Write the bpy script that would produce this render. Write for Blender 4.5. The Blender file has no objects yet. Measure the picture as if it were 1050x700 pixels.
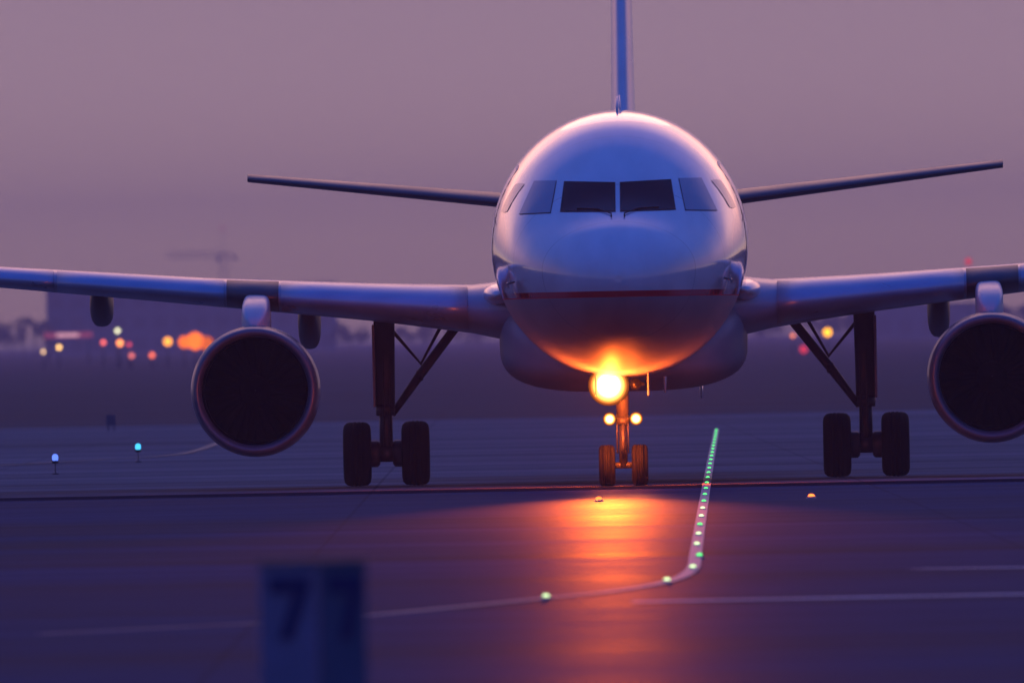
import bpy, bmesh, math, random
import numpy as np
from mathutils import Vector, Matrix
random.seed(7); rng = np.random.default_rng(7)
S = bpy.context.scene
COL = S.collection
PI = math.pi

# ------------------------------------------------------------------ camera
FPX = 26434.0            # focal length in photo pixels (photo 1050 wide): a very long telephoto
CAM_H = 2.32
ROLL = 0.0192
VH = 5.0                 # horizon above the picture centre, photo pixels
cam = bpy.data.cameras.new("camera"); camo = bpy.data.objects.new("camera", cam); COL.objects.link(camo)
cam.sensor_width = 36.0; cam.lens = FPX / 1050 * 36.0
cam.clip_start = 1.0; cam.clip_end = 60000
camo.matrix_world = Matrix.Translation((0, 0, CAM_H)) @ Matrix.Rotation(PI/2 - VH/FPX, 4, 'X') @ Matrix.Rotation(-ROLL, 4, 'Z')
cam.dof.use_dof = True; cam.dof.focus_distance = 398.0; cam.dof.aperture_fstop = cam.lens / 130.0
S.camera = camo

# ------------------------------------------------------------------ world: dusk sky
W = bpy.data.worlds.new("World"); S.world = W; W.use_nodes = True
nt = W.node_tree; nt.nodes.clear()
def N(t, **k):
    n = nt.nodes.new(t)
    for a, b in k.items(): setattr(n, a, b)
    return n
L = nt.links.new
SUN_EL, SUN_AZ = math.radians(14), math.radians(0)
tc = N('ShaderNodeTexCoord'); sp = N('ShaderNodeSeparateXYZ'); L(tc.outputs['Generated'], sp.inputs[0])
def ramp(src, stops):
    r = N('ShaderNodeValToRGB'); L(src, r.inputs[0]); e = r.color_ramp.elements
    while len(e) < len(stops): e.new(0.5)
    for q, (p, c) in zip(e, stops): q.position = p; q.color = (*c, 1)
    return r
pw = N('ShaderNodeMath', operation='POWER', use_clamp=True); mx0 = N('ShaderNodeMath', operation='MAXIMUM')
L(sp.outputs['Z'], mx0.inputs[0]); mx0.inputs[1].default_value = 0.0
L(mx0.outputs[0], pw.inputs[0]); pw.inputs[1].default_value = 0.5          # sqrt of height: fine steps near the horizon
back = ramp(pw.outputs[0], [(0.0, (.22, .15, .19)), (0.03, (.62, .36, .28)), (0.062, (.66, .41, .335)), (0.10, (.50, .325, .36)), (0.13, (.35, .235, .325)), (0.24, (.34, .20, .31)),
                            (0.36, (.32, .20, .34)), (0.5, (.20, .18, .42)), (0.66, (.06, .12, .50)), (1.0, (.03, .10, .58))])
front = ramp(pw.outputs[0], [(0.0, (.16, .11, .19)), (0.16, (.21, .15, .26)), (0.32, (.10, .125, .35)), (0.5, (.06, .10, .40)), (0.75, (.03, .10, .55)), (1.0, (.03, .10, .58))])
mr = N('ShaderNodeMapRange', interpolation_type='SMOOTHSTEP'); L(sp.outputs['Y'], mr.inputs[0])
mr.inputs[1].default_value = -0.15; mr.inputs[2].default_value = 0.85
mix = N('ShaderNodeMix', data_type='RGBA'); L(mr.outputs[0], mix.inputs['Factor']); L(front.outputs[0], mix.inputs[6]); L(back.outputs[0], mix.inputs[7])
bg1 = N('ShaderNodeBackground'); L(mix.outputs[2], bg1.inputs[0]); bg1.inputs[1].default_value = 1.0
sk = N('ShaderNodeTexSky', sky_type='NISHITA'); sk.sun_disc = False; sk.sun_elevation = SUN_EL; sk.sun_rotation = SUN_AZ
bg2 = N('ShaderNodeBackground'); L(sk.outputs[0], bg2.inputs[0]); bg2.inputs[1].default_value = 0.0004
# afterglow: a broad warm arch of sky behind the aircraft, above the haze layer
gr = ramp(sp.outputs['Y'], [(0.74, (0, 0, 0)), (0.88, (.30, .15, .16)), (0.94, (.95, .46, .34)), (0.975, (2.1, .88, .52)), (0.998, (0, 0, 0))])
gz = N('ShaderNodeMapRange', interpolation_type='SMOOTHSTEP'); L(sp.outputs['Z'], gz.inputs[0]); gz.inputs[1].default_value = .0; gz.inputs[2].default_value = .15
bg3 = N('ShaderNodeBackground'); L(gr.outputs[0], bg3.inputs[0]); L(gz.outputs[0], bg3.inputs[1])
ad2 = N('ShaderNodeAddShader')
ad = N('ShaderNodeAddShader'); L(bg1.outputs[0], ad.inputs[0]); L(bg2.outputs[0], ad.inputs[1])
wo = N('ShaderNodeOutputWorld'); L(ad.outputs[0], ad2.inputs[0]); L(bg3.outputs[0], ad2.inputs[1]); L(ad2.outputs[0], wo.inputs[0])

# low sun behind the aircraft, nearly gone in the haze
sl = bpy.data.lights.new("sun", 'SUN'); sl.energy = 0.03; sl.angle = math.radians(12); sl.color = (1, .5, .32)
so = bpy.data.objects.new("sun", sl); COL.objects.link(so)
so.rotation_euler = (-(PI/2 - SUN_EL), 0, 0)      # light comes from +Y, just above the horizon
S.view_settings.view_transform = 'Standard'; S.view_settings.look = 'None'
S.view_settings.exposure = 0.0; S.view_settings.gamma = 1.0; S.view_settings.use_curve_mapping = False
S.render.engine = 'CYCLES'
cy = S.cycles; cy.use_denoising = True; cy.max_bounces = 6; cy.volume_bounces = 1; cy.sample_clamp_indirect = 4
try: cy.denoiser = 'OPENIMAGEDENOISE'
except Exception: pass

# ------------------------------------------------------------------ helpers
def tag(o, label=None, cat=None, group=None, kind=None):
    if label: o['label'] = label
    if cat: o['category'] = cat
    if group: o['group'] = group
    if kind: o['kind'] = kind
    return o
def empty(name, loc=(0, 0, 0), rz=0):
    o = bpy.data.objects.new(name, None); COL.objects.link(o); o.location = loc; o.rotation_euler = (0, 0, rz); o.empty_display_size = .2
    return o
class MB:
    def __init__(s): s.v = []; s.f = []; s.m = []; s.sm = []
    def add(s, verts, faces, mat=0, smooth=True):
        b = len(s.v); s.v += [tuple(map(float, p)) for p in verts]
        for f in faces: s.f.append(tuple(b + i for i in f)); s.m.append(mat); s.sm.append(smooth)
    def loft(s, rings, cap0=True, cap1=True, mat=0, smooth=True, closed=True):
        n = len(rings[0]); v = [p for r in rings for p in r]; f = []
        for i in range(len(rings) - 1):
            for j in range(n if closed else n - 1):
                k = (j + 1) % n
                f.append((i*n + j, i*n + k, (i+1)*n + k, (i+1)*n + j))
        s.add(v, f, mat, smooth)
        if cap0: s.add(rings[0], [tuple(range(n))[::-1]], mat, False)
        if cap1: s.add(rings[-1], [tuple(range(n))], mat, False)
    def tube(s, pts, rad, n=14, mat=0, caps=True):
        pts = [Vector(p) for p in pts]; rings = []
        if not hasattr(rad, '__len__'): rad = [rad]*len(pts)
        for i, p in enumerate(pts):
            d = (pts[min(i+1, len(pts)-1)] - pts[max(i-1, 0)]).normalized()
            a = d.orthogonal().normalized() if i == 0 else (pa - d*pa.dot(d)).normalized()
            pa = a; b = d.cross(a)
            rings.append([p + (a*math.cos(t) + b*math.sin(t))*rad[i] for t in np.linspace(0, 2*PI, n, endpoint=False)])
        s.loft(rings, caps, caps, mat)
    def lathe(s, prof, c, axis='Y', n=48, mat=0, caps=(False, False), sz=1.0):
        rings = []
        for a, r in prof:
            ring = []
            for t in np.linspace(0, 2*PI, n, endpoint=False):
                p, q = r*math.cos(t), r*math.sin(t)
                if axis == 'Y':
                    q2 = q*(sz if q < 0 else 1); ring.append((c[0]+p, c[1]+a, c[2]+q2))
                elif axis == 'X': ring.append((c[0]+a, c[1]+p, c[2]+q))
                else: ring.append((c[0]+p, c[1]+q, c[2]+a))
            rings.append(ring)
        s.loft(rings, caps[0], caps[1], mat)
    def box(s, lo, hi, mat=0):
        x0, y0, z0 = lo; x1, y1, z1 = hi
        v = [(x0,y0,z0),(x1,y0,z0),(x1,y1,z0),(x0,y1,z0),(x0,y0,z1),(x1,y0,z1),(x1,y1,z1),(x0,y1,z1)]
        s.add(v, [(3,2,1,0),(4,5,6,7),(0,1,5,4),(1,2,6,5),(2,3,7,6),(3,0,4,7)], mat, False)
    def build(s, name, mats, parent=None, bevel=0, solid=0):
        me = bpy.data.meshes.new(name); me.from_pydata(s.v, [], s.f)
        if not isinstance(mats, (list, tuple)): mats = [mats]
        for m in mats: me.materials.append(m)
        me.polygons.foreach_set('material_index', s.m); me.polygons.foreach_set('use_smooth', s.sm)
        bm = bmesh.new(); bm.from_mesh(me); bmesh.ops.remove_doubles(bm, verts=bm.verts, dist=1e-5)
        bmesh.ops.recalc_face_normals(bm, faces=bm.faces); bm.to_mesh(me); bm.free(); me.update()
        o = bpy.data.objects.new(name, me); COL.objects.link(o)
        if parent is not None: o.parent = parent
        if bevel:
            b = o.modifiers.new("bevel", 'BEVEL'); b.width = bevel; b.segments = 2; b.limit_method = 'ANGLE'
        if solid:
            b = o.modifiers.new("solid", 'SOLIDIFY'); b.thickness = solid; b.offset = 1
        return o
def children(o): return [c for c in bpy.data.objects if c.parent == o]
def copy_tree(o, parent=None):
    c = o.copy(); COL.objects.link(c)
    if parent is not None: c.parent = parent
    for ch in children(o): copy_tree(ch, c)
    return c

# pixel of the photo -> point on the ground / at a given distance (used to survey the place)
def unroll(px, py):
    ui, vi = px - 525.0, 350.0 - py; c, s = math.cos(ROLL), math.sin(ROLL)
    return ui*c + vi*s, -ui*s + vi*c
def ground(px, py, z=0.0):
    u, v = unroll(px, py); d = CAM_H*FPX/(VH - v)
    return Vector((u/FPX*d, d, z))
def at(px, py, d):
    u, v = unroll(px, py)
    return Vector((u/FPX*d, d, CAM_H + (v - VH)/FPX*d))

# ------------------------------------------------------------------ materials
def mat(name, col, rough=.5, metal=0, spec=.5, coat=0, emit=None, es=0, noise=None, bump=None):
    """noise: (scale xyz, amount) varies the base colour; bump: (scale, strength)"""
    m = bpy.data.materials.new(name); m.use_nodes = True; t = m.node_tree; p = t.nodes['Principled BSDF']
    p.inputs['Base Color'].default_value = (*col, 1); p.inputs['Roughness'].default_value = rough
    p.inputs['Metallic'].default_value = metal; p.inputs['Specular IOR Level'].default_value = spec
    p.inputs['Coat Weight'].default_value = coat; p.inputs['Coat Roughness'].default_value = .06
    if emit: p.inputs['Emission Color'].default_value = (*emit, 1); p.inputs['Emission Strength'].default_value = es
    if noise or bump:
        c = t.nodes.new('ShaderNodeTexCoord'); mp = t.nodes.new('ShaderNodeMapping'); t.links.new(c.outputs['Object'], mp.inputs[0])
        if noise: mp.inputs['Scale'].default_value = noise[0]
        n = t.nodes.new('ShaderNodeTexNoise'); n.inputs['Scale'].default_value = 1; n.inputs['Detail'].default_value = 6
        t.links.new(mp.outputs[0], n.inputs['Vector'])
        if noise:
            r = t.nodes.new('ShaderNodeValToRGB'); t.links.new(n.outputs[0], r.inputs[0])
            a = noise[1]; r.color_ramp.elements[0].position = .3; r.color_ramp.elements[1].position = .7
            r.color_ramp.elements[0].color = (*[x*(1-a) for x in col], 1); r.color_ramp.elements[1].color = (*[min(1, x*(1+a)) for x in col], 1)
            t.links.new(r.outputs[0], p.inputs['Base Color'])
            rr = t.nodes.new('ShaderNodeMapRange'); t.links.new(n.outputs[0], rr.inputs[0])
            rr.inputs[3].default_value = max(.02, rough - .08); rr.inputs[4].default_value = min(1, rough + .08)
            t.links.new(rr.outputs[0], p.inputs['Roughness'])
        if bump:
            n2 = t.nodes.new('ShaderNodeTexNoise'); n2.inputs['Scale'].default_value = bump[0]; t.links.new(c.outputs['Object'], n2.inputs['Vector'])
            b = t.nodes.new('ShaderNodeBump'); b.inputs['Strength'].default_value = bump[1]; b.inputs['Distance'].default_value = .02
            t.links.new(n2.outputs[0], b.inputs['Height']); t.links.new(b.outputs[0], p.inputs['Normal'])
    return m
def emission(name, col, st):
    m = bpy.data.materials.new(name); m.use_nodes = True; t = m.node_tree; t.nodes.clear()
    e = t.nodes.new('ShaderNodeEmission'); e.inputs[0].default_value = (*col, 1); e.inputs[1].default_value = st
    o = t.nodes.new('ShaderNodeOutputMaterial'); t.links.new(e.outputs[0], o.inputs[0]); return m

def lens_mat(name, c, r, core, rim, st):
    """lamp lens with its glow painted in: hot core, fading orange halo at the rim"""
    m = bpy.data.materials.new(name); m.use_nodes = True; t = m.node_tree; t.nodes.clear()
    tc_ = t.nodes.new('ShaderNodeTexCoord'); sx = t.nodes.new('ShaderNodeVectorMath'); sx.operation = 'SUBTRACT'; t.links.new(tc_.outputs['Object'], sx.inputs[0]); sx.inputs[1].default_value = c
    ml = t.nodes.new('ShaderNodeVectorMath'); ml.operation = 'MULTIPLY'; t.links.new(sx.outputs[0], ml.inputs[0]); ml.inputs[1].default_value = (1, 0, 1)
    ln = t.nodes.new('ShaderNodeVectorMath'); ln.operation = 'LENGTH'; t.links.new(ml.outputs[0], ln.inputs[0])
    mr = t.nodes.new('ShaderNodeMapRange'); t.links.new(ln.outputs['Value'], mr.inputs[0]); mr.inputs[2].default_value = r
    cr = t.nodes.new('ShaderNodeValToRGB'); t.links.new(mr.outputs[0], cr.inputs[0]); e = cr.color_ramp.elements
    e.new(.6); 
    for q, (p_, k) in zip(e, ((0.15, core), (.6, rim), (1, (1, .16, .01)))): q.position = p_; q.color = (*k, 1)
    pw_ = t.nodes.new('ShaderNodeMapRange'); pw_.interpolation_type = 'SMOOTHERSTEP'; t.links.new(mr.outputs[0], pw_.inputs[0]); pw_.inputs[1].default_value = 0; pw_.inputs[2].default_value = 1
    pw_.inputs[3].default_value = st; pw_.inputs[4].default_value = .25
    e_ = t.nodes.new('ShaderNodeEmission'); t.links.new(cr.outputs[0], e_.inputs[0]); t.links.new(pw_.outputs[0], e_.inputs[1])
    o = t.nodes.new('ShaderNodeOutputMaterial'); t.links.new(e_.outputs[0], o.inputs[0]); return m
def livery():
    """white upper fuselage, thin red line at window-sill height, grey belly: painted by height on the aircraft"""
    m = mat('fuselage paint', (.74, .75, .78), .16, spec=.8, coat=1); t = m.node_tree; p = t.nodes['Principled BSDF']
    c = t.nodes.new('ShaderNodeTexCoord'); s = t.nodes.new('ShaderNodeSeparateXYZ'); t.links.new(c.outputs['Object'], s.inputs[0])
    mr = t.nodes.new('ShaderNodeMapRange'); t.links.new(s.outputs['Z'], mr.inputs[0]); mr.inputs[1].default_value = 2.5; mr.inputs[2].default_value = 3.5
    r = t.nodes.new('ShaderNodeValToRGB'); r.color_ramp.interpolation = 'CONSTANT'; t.links.new(mr.outputs[0], r.inputs[0])
    e = r.color_ramp.elements; e.new(.5)
    for q, (pp, cc) in zip(e, [(0, (.30, .28, .31)), (.385, (.70, .010, .035)), (.48, (.74, .75, .78))]): q.position = pp; q.color = (*cc, 1)
    # faint streaks of grime and panel-to-panel tone
    n = t.nodes.new('ShaderNodeTexNoise'); n.inputs['Scale'].default_value = 1.3; n.inputs['Detail'].default_value = 7
    mp = t.nodes.new('ShaderNodeMapping'); mp.inputs['Scale'].default_value = (2.2, .5, 1.2); t.links.new(c.outputs['Object'], mp.inputs[0]); t.links.new(mp.outputs[0], n.inputs['Vector'])
    g = t.nodes.new('ShaderNodeMapRange'); t.links.new(n.outputs[0], g.inputs[0]); g.inputs[1].default_value = .35; g.inputs[2].default_value = .7; g.inputs[3].default_value = 1; g.inputs[4].default_value = .86
    mx = t.nodes.new('ShaderNodeMix'); mx.data_type = 'RGBA'; mx.blend_type = 'MULTIPLY'; mx.inputs['Factor'].default_value = 1
    t.links.new(r.outputs[0], mx.inputs[6]); t.links.new(g.outputs[0], mx.inputs[7]); 
    def mth(op, a, b):
        q = t.nodes.new('ShaderNodeMath'); q.operation = op
        for i, k in enumerate((a, b)):
            if isinstance(k, (int, float)): q.inputs[i].default_value = k
            else: t.links.new(k, q.inputs[i])
        return q.outputs[0]
    Y = s.outputs['Y']
    top = mth('GREATER_THAN', s.outputs['Z'], 2.9)
    t.links.new(top, p.inputs['Coat Weight'])
    rg = t.nodes.new('ShaderNodeMapRange'); t.links.new(top, rg.inputs[0]); rg.inputs[3].default_value = .55; rg.inputs[4].default_value = .16; t.links.new(rg.outputs[0], p.inputs['Roughness'])
    sg_ = t.nodes.new('ShaderNodeMapRange'); t.links.new(top, sg_.inputs[0]); sg_.inputs[3].default_value = .15; sg_.inputs[4].default_value = .8; t.links.new(sg_.outputs[0], p.inputs['Specular IOR Level'])
    ring = mth('LESS_THAN', mth('ABSOLUTE', mth('SUBTRACT', Y, 1.12), 0), .007)          # radome seam
    rows = mth('LESS_THAN', mth('ABSOLUTE', mth('SUBTRACT', mth('FRACT', mth('MULTIPLY', Y, .62), 0), .5), 0), .004)
    rows = mth('MULTIPLY', rows, mth('GREATER_THAN', Y, 2.0))
    seam = mth('MULTIPLY', mth('MAXIMUM', ring, rows), .45)
    m2 = t.nodes.new('ShaderNodeMix'); m2.data_type = 'RGBA'; t.links.new(seam, m2.inputs['Factor']); t.links.new(mx.outputs[2], m2.inputs[6]); m2.inputs[7].default_value = (.06, .06, .07, 1)
    t.links.new(m2.outputs[2], p.inputs['Base Color'])
    return m
M = dict(
    fus=livery(),
    white=mat('white aircraft paint', (.72, .73, .76), .25, coat=.5, noise=((1.5, .4, 1.5), .07)),
    belly=mat('grey belly paint', (.26, .24, .27), .42, coat=.0, noise=((1.2, .3, 1.2), .2)),
    wing=mat('wing grey paint', (.27, .30, .40), .35, coat=.2, noise=((.8, 1.2, .8), .1)),
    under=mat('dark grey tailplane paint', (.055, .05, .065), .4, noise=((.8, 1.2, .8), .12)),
    slat=mat('bare metal leading edge', (.36, .42, .58), .3, metal=.5, noise=((.8, 3, 3), .08)),
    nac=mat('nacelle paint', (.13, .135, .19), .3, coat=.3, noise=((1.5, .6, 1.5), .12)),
    pyl=mat('pylon paint', (.50, .51, .55), .4, coat=.1, noise=((2, 1, 2), .1)),
    lip=mat('polished intake lip', (.11, .115, .16), .38, metal=.3, noise=((4, 4, 4), .08)),
    dark=mat('engine liner', (.003, .003, .004), .9, spec=.02),
    fan=mat('titanium fan blade', (.0015, .0015, .002), .8, spec=.02),
    gear=mat('landing gear steel', (.045, .042, .048), .5, metal=.2, noise=((6, 6, 3), .3)),
    oleo=mat('chrome oleo', (.5, .5, .52), .2, metal=1),
    rubber=mat('tyre rubber', (.010, .009, .010), .85, spec=.15, noise=((9, 9, 9), .25)),
    rim=mat('wheel rim', (.16, .16, .17), .4, metal=.5),
    glass=mat('cockpit glass', (.006, .006, .010), .12, spec=.15),
    sideglass=mat('side glass with painted sheen', (.26, .29, .36), .2, spec=.6, coat=.4),  # paler than the front panes: sky reflection put into the base colour
    seal=mat('window seal', (.03, .03, .035), .6),
    doorline=mat('door edge', (.52, .53, .57), .35),
    lampcase=mat('lamp housing', (.25, .25, .26), .35, metal=.6),
)

# ------------------------------------------------------------------ the ground
def sheet(name, x0, x1, y0, y1, z, m, nx=1, ny=1):
    mb = MB(); xs = np.linspace(x0, x1, nx+1); ys = np.linspace(y0, y1, ny+1)
    v = [(x, y, z) for y in ys for x in xs]
    f = [(j*(nx+1)+i, j*(nx+1)+i+1, (j+1)*(nx+1)+i+1, (j+1)*(nx+1)+i) for j in range(ny) for i in range(nx)]
    mb.add(v, f, 0, False); o = mb.build(name, m); return tag(o, kind='structure')
def pavement_mat(name, base, rough, spec, dark=.5, light=1.5):
    m = mat(name, base, rough, spec=spec); t = m.node_tree; p = t.nodes['Principled BSDF']
    c = t.nodes.new('ShaderNodeTexCoord')
    def noise(scale, det=5):
        mp = t.nodes.new('ShaderNodeMapping'); mp.inputs['Scale'].default_value = scale; t.links.new(c.outputs['Object'], mp.inputs[0])
        n = t.nodes.new('ShaderNodeTexNoise'); n.inputs['Scale'].default_value = 1; n.inputs['Detail'].default_value = det; t.links.new(mp.outputs[0], n.inputs['Vector']); return n.outputs[0]
    a = noise((.05, .06, 1)); b = noise((1.6, 1.2, 1), 8); d = noise((.012, .16, 1), 3)
    def mth(op, x, y):
        q = t.nodes.new('ShaderNodeMath'); q.operation = op
        for i, k in enumerate((x, y)):
            if isinstance(k, (int, float)): q.inputs[i].default_value = k
            else: t.links.new(k, q.inputs[i])
        return q.outputs[0]
    tot = mth('ADD', mth('ADD', mth('MULTIPLY', a, .4), mth('MULTIPLY', d, .4)), mth('MULTIPLY', b, .2))
    r = t.nodes.new('ShaderNodeValToRGB'); t.links.new(tot, r.inputs[0]); e = r.color_ramp.elements
    e[0].position = .36; e[1].position = .64; e[0].color = (*[x*dark for x in base], 1); e[1].color = (*[x*light for x in base], 1)
    sx = t.nodes.new('ShaderNodeSeparateXYZ'); t.links.new(c.outputs['Object'], sx.inputs[0])
    def joint(axis, size, w, sh):
        f = mth('FRACT', mth('DIVIDE', mth('ADD', sx.outputs[axis], sh), size), 0)
        return mth('LESS_THAN', f, w/size)
    jj = mth('MULTIPLY', mth('MAXIMUM', joint('X', 7.5, .05, 2.2), joint('Y', 15.0, .5, 0)), .30)
    jm = t.nodes.new('ShaderNodeMix'); jm.data_type = 'RGBA'; t.links.new(jj, jm.inputs['Factor']); t.links.new(r.outputs[0], jm.inputs[6]); jm.inputs[7].default_value = (.008, .008, .012, 1)
    t.links.new(jm.outputs[2], p.inputs['Base Color'])
    rr = t.nodes.new('ShaderNodeMapRange'); t.links.new(tot, rr.inputs[0]); rr.inputs[1].default_value = .35; rr.inputs[2].default_value = .65
    rr.inputs[3].default_value = rough - .06; rr.inputs[4].default_value = rough + .1; t.links.new(rr.outputs[0], p.inputs['Roughness'])
    bm_ = t.nodes.new('ShaderNodeBump'); bm_.inputs['Strength'].default_value = .35; bm_.inputs['Distance'].default_value = .03
    t.links.new(b, bm_.inputs['Height']); t.links.new(bm_.outputs[0], p.inputs['Normal'])
    return m
M['asphalt'] = pavement_mat('asphalt', (.046, .066, .11), .54, .0003)
M['asphalt2'] = pavement_mat('older concrete', (.22, .18, .17), .66, .0003)
M['darkstrip'] = pavement_mat('dark pavement strip', (.030, .030, .048), .85, .0002)
M['grass'] = pavement_mat('dark grass', (.032, .055, .072), .95, .03)
M['paint'] = mat('worn line paint', (.62, .50, .42), .6, spec=.05, noise=((1.5, 1.5, 1), .25))
M['oldpaint'] = mat('faded yellow line paint', (.30, .24, .18), .7, spec=.05, noise=((.6, .6, 1), .4))
M['whitepaint'] = mat('worn white paint', (.82, .80, .82), .6, spec=.05, noise=((.8, .8, 1), .3))

sheet('ground', -2500, 2500, -300, 13000, -0.02, M['grass'])
sheet('apron', -600, 600, -250, 735, 0.0, M['asphalt2'])
sheet('taxiway', -600, 600, -250, 386, 0.004, M['asphalt'])
sheet('dark_strip', -600, 600, 386, 393.5, 0.008, M['darkstrip'])  # darker band laid across the full width of the pavement
def ribbon(name, pts, w, m, z=0.008):
    # smooth Catmull-Rom through surveyed ground points
    P = [Vector((p[0], p[1], 0)) for p in pts]; out = []
    for i in range(len(P)-1):
        p0, p1, p2, p3 = P[max(i-1, 0)], P[i], P[i+1], P[min(i+2, len(P)-1)]
        for k in range(10):
            t = k/10
            out.append(.5*((2*p1)+(-p0+p2)*t+(2*p0-5*p1+4*p2-p3)*t*t+(-p0+3*p1-3*p2+p3)*t**3))
    out.append(P[-1]); v = []
    for i, p in enumerate(out):
        d = (out[min(i+1, len(out)-1)] - out[max(i-1, 0)]).normalized(); s = Vector((d.y, -d.x, 0))*w/2
        v += [(p.x - s.x, p.y - s.y, z), (p.x + s.x, p.y + s.y, z)]
    mb = MB(); mb.add(v, [(2*i, 2*i+1, 2*i+3, 2*i+2) for i in range(len(out)-1)], 0, False)
    return tag(mb.build(name, m), kind='structure')
line_px = [(735, 440), (727.5, 480), (718.5, 535), (713.5, 567), (709, 585), (684, 597), (630, 606.5), (560, 614), (470, 623), (380, 631.5), (280, 639), (180, 644), (40, 651)]
line_pts = [ground(*p) for p in line_px]
ribbon('taxiway_centreline', line_pts, .13, M['paint'], .0125)
ribbon('stop_line', [ground(648, 618), ground(850, 614), ground(1050, 610), ground(1250, 606)], .8, M['whitepaint'], .0125)
ribbon('hold_line', [ground(940, 584), ground(1050, 582.5), ground(1200, 581)], .5, M['whitepaint'], .0125)
ribbon('far_taxi_line', [ground(-60, 481), ground(0, 477.5), ground(110, 471), ground(175, 467), ground(205, 461), ground(228, 452), ground(250, 440)], .22, M['oldpaint'], .0125)

# ------------------------------------------------------------------ haze
hz = MB(); hz.box((-450, -20, -1.1), (450, 9600, 55))
mh = bpy.data.materials.new('haze'); mh.use_nodes = True; t = mh.node_tree; t.nodes.clear()
pv = t.nodes.new('ShaderNodeVolumePrincipled'); pv.inputs['Color'].default_value = (.66, .53, .68, 1); pv.inputs['Density'].default_value = .00015; pv.inputs['Anisotropy'].default_value = .3
ou = t.nodes.new('ShaderNodeOutputMaterial'); t.links.new(pv.outputs[0], ou.inputs['Volume'])
try: mh.cycles.homogeneous_volume = True
except Exception: pass
tag(hz.build('haze', mh), kind='stuff')

# ------------------------------------------------------------------ the airliner
AX0, YAW = 1.632, 0.0082
plane = empty('airliner', (AX0, 390.0, 0.0), -YAW)
tag(plane, 'white twin-engine jet airliner with grey belly facing the camera, nose gear lamp lit', 'airplane')
def interp(x, xs, ys):
    """monotone cubic (Fritsch-Carlson)"""
    xs = np.array(xs, float); ys = np.array(ys, float); h = np.diff(xs); d = np.diff(ys)/h; m = np.zeros(len(xs))
    m[0], m[-1] = d[0], d[-1]
    for i in range(1, len(xs)-1): m[i] = 0 if d[i-1]*d[i] <= 0 else 3*(h[i-1]+h[i])/((2*h[i]+h[i-1])/d[i-1]+(h[i]+2*h[i-1])/d[i])
    i = int(np.clip(np.searchsorted(xs, x)-1, 0, len(xs)-2)); s = (x-xs[i])/h[i]
    return (2*s**3-3*s**2+1)*ys[i]+(s**3-2*s**2+s)*h[i]*m[i]+(-2*s**3+3*s**2)*ys[i+1]+(s**3-s**2)*h[i]*m[i+1]
ST = [0, .1, .35, .8, 1.4, 2.0, 2.8, 3.6, 4.8, 6.2, 7.5, 24, 27, 30, 33, 35.5, 37, 37.57]
TQ = [math.sqrt(y) for y in ST]
T_W = [0, .34, .66, .99, 1.29, 1.50, 1.69, 1.80, 1.92, 1.97, 1.975, 1.975, 1.92, 1.68, 1.20, .68, .34, .16]
T_T = [3.16, 3.47, 3.70, 3.93, 4.12, 4.36, 4.83, 5.20, 5.55, 5.74, 5.78, 5.78, 5.77, 5.72, 5.60, 5.40, 5.20, 5.05]
T_B = [3.16, 2.86, 2.60, 2.34, 2.13, 1.98, 1.85, 1.77, 1.69, 1.65, 1.64, 1.64, 1.95, 2.62, 3.40, 4.10, 4.50, 4.72]
T_M = [3.16, 3.18, 3.22, 3.28, 3.34, 3.40, 3.47, 3.54, 3.64, 3.70, 3.71, 3.71, 3.85, 4.15, 4.50, 4.75, 4.86, 4.88]
def sec(y):
    q = math.sqrt(max(y, 0)); return tuple(interp(q, TQ, a) for a in (T_W, T_T, T_B, T_M))
def fus_ring(y, n=64):
    w, zt, zb, zm = sec(y); r = []
    for t in np.linspace(0, 2*PI, n, endpoint=False):
        s = math.sin(t); r.append((w*math.cos(t), y, zm + (zt-zm if s > 0 else zm-zb)*s))
    return r
mb = MB()
ys = [(.02 + .98*i/40)**2*7.5 for i in range(41)] + list(np.linspace(8.5, 24, 14)) + list(np.linspace(24.8, 37.57, 24))
mb.loft([fus_ring(y) for y in ys], True, True)
fus = mb.build('fuselage', M['fus'], plane)

def front_y(x, z):
    lo, hi = 0.0, 7.5
    for _ in range(40):
        m_ = (lo+hi)/2; w, zt, zb, zm = sec(m_); k = (zt-zm) if z > zm else (zm-zb)
        if w > 0 and k > 0 and (x/w)**2 + ((z-zm)/k)**2 < 1: hi = m_
        else: lo = m_
    return hi
def local(px, py, y):
    p = at(px, py, 390.0 + y); return (p.x - (AX0 + YAW*y), p.z)
def front_patch(quad, off, n=10):
    """quad: 4 (x,z) corners; a curved pane lying on the nose skin"""
    a, b, c, d = [Vector(q).to_2d() if len(q) > 2 else Vector(q) for q in quad]; v = []
    for j in range(n+1):
        for i in range(n+1):
            s, t = i/n, j/n; p = (a*(1-s)+b*s)*(1-t) + (d*(1-s)+c*s)*t
            y = front_y(p.x, p.y); e = .02
            nrm = Vector(((front_y(p.x+e, p.y)-front_y(p.x-e, p.y))/(2*e), -1, (front_y(p.x, p.y+e)-front_y(p.x, p.y-e))/(2*e))).normalized()
            v.append((p.x+nrm.x*off, y+nrm.y*off, p.y+nrm.z*off))
    f = [(j*(n+1)+i, j*(n+1)+i+1, (j+1)*(n+1)+i+1, (j+1)*(n+1)+i) for j in range(n) for i in range(n)]
    return v, f
def grow(q, k):
    c = sum((Vector(p) for p in q), Vector((0, 0)))/4; return [tuple(Vector(p)+(Vector(p)-c).normalized()*k) for p in q]
wins = [[(636.5, 187.5), (687, 184.5), (692, 215), (637, 217)], [(696, 183.5), (719, 183), (735, 216), (703, 216)]]
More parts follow.
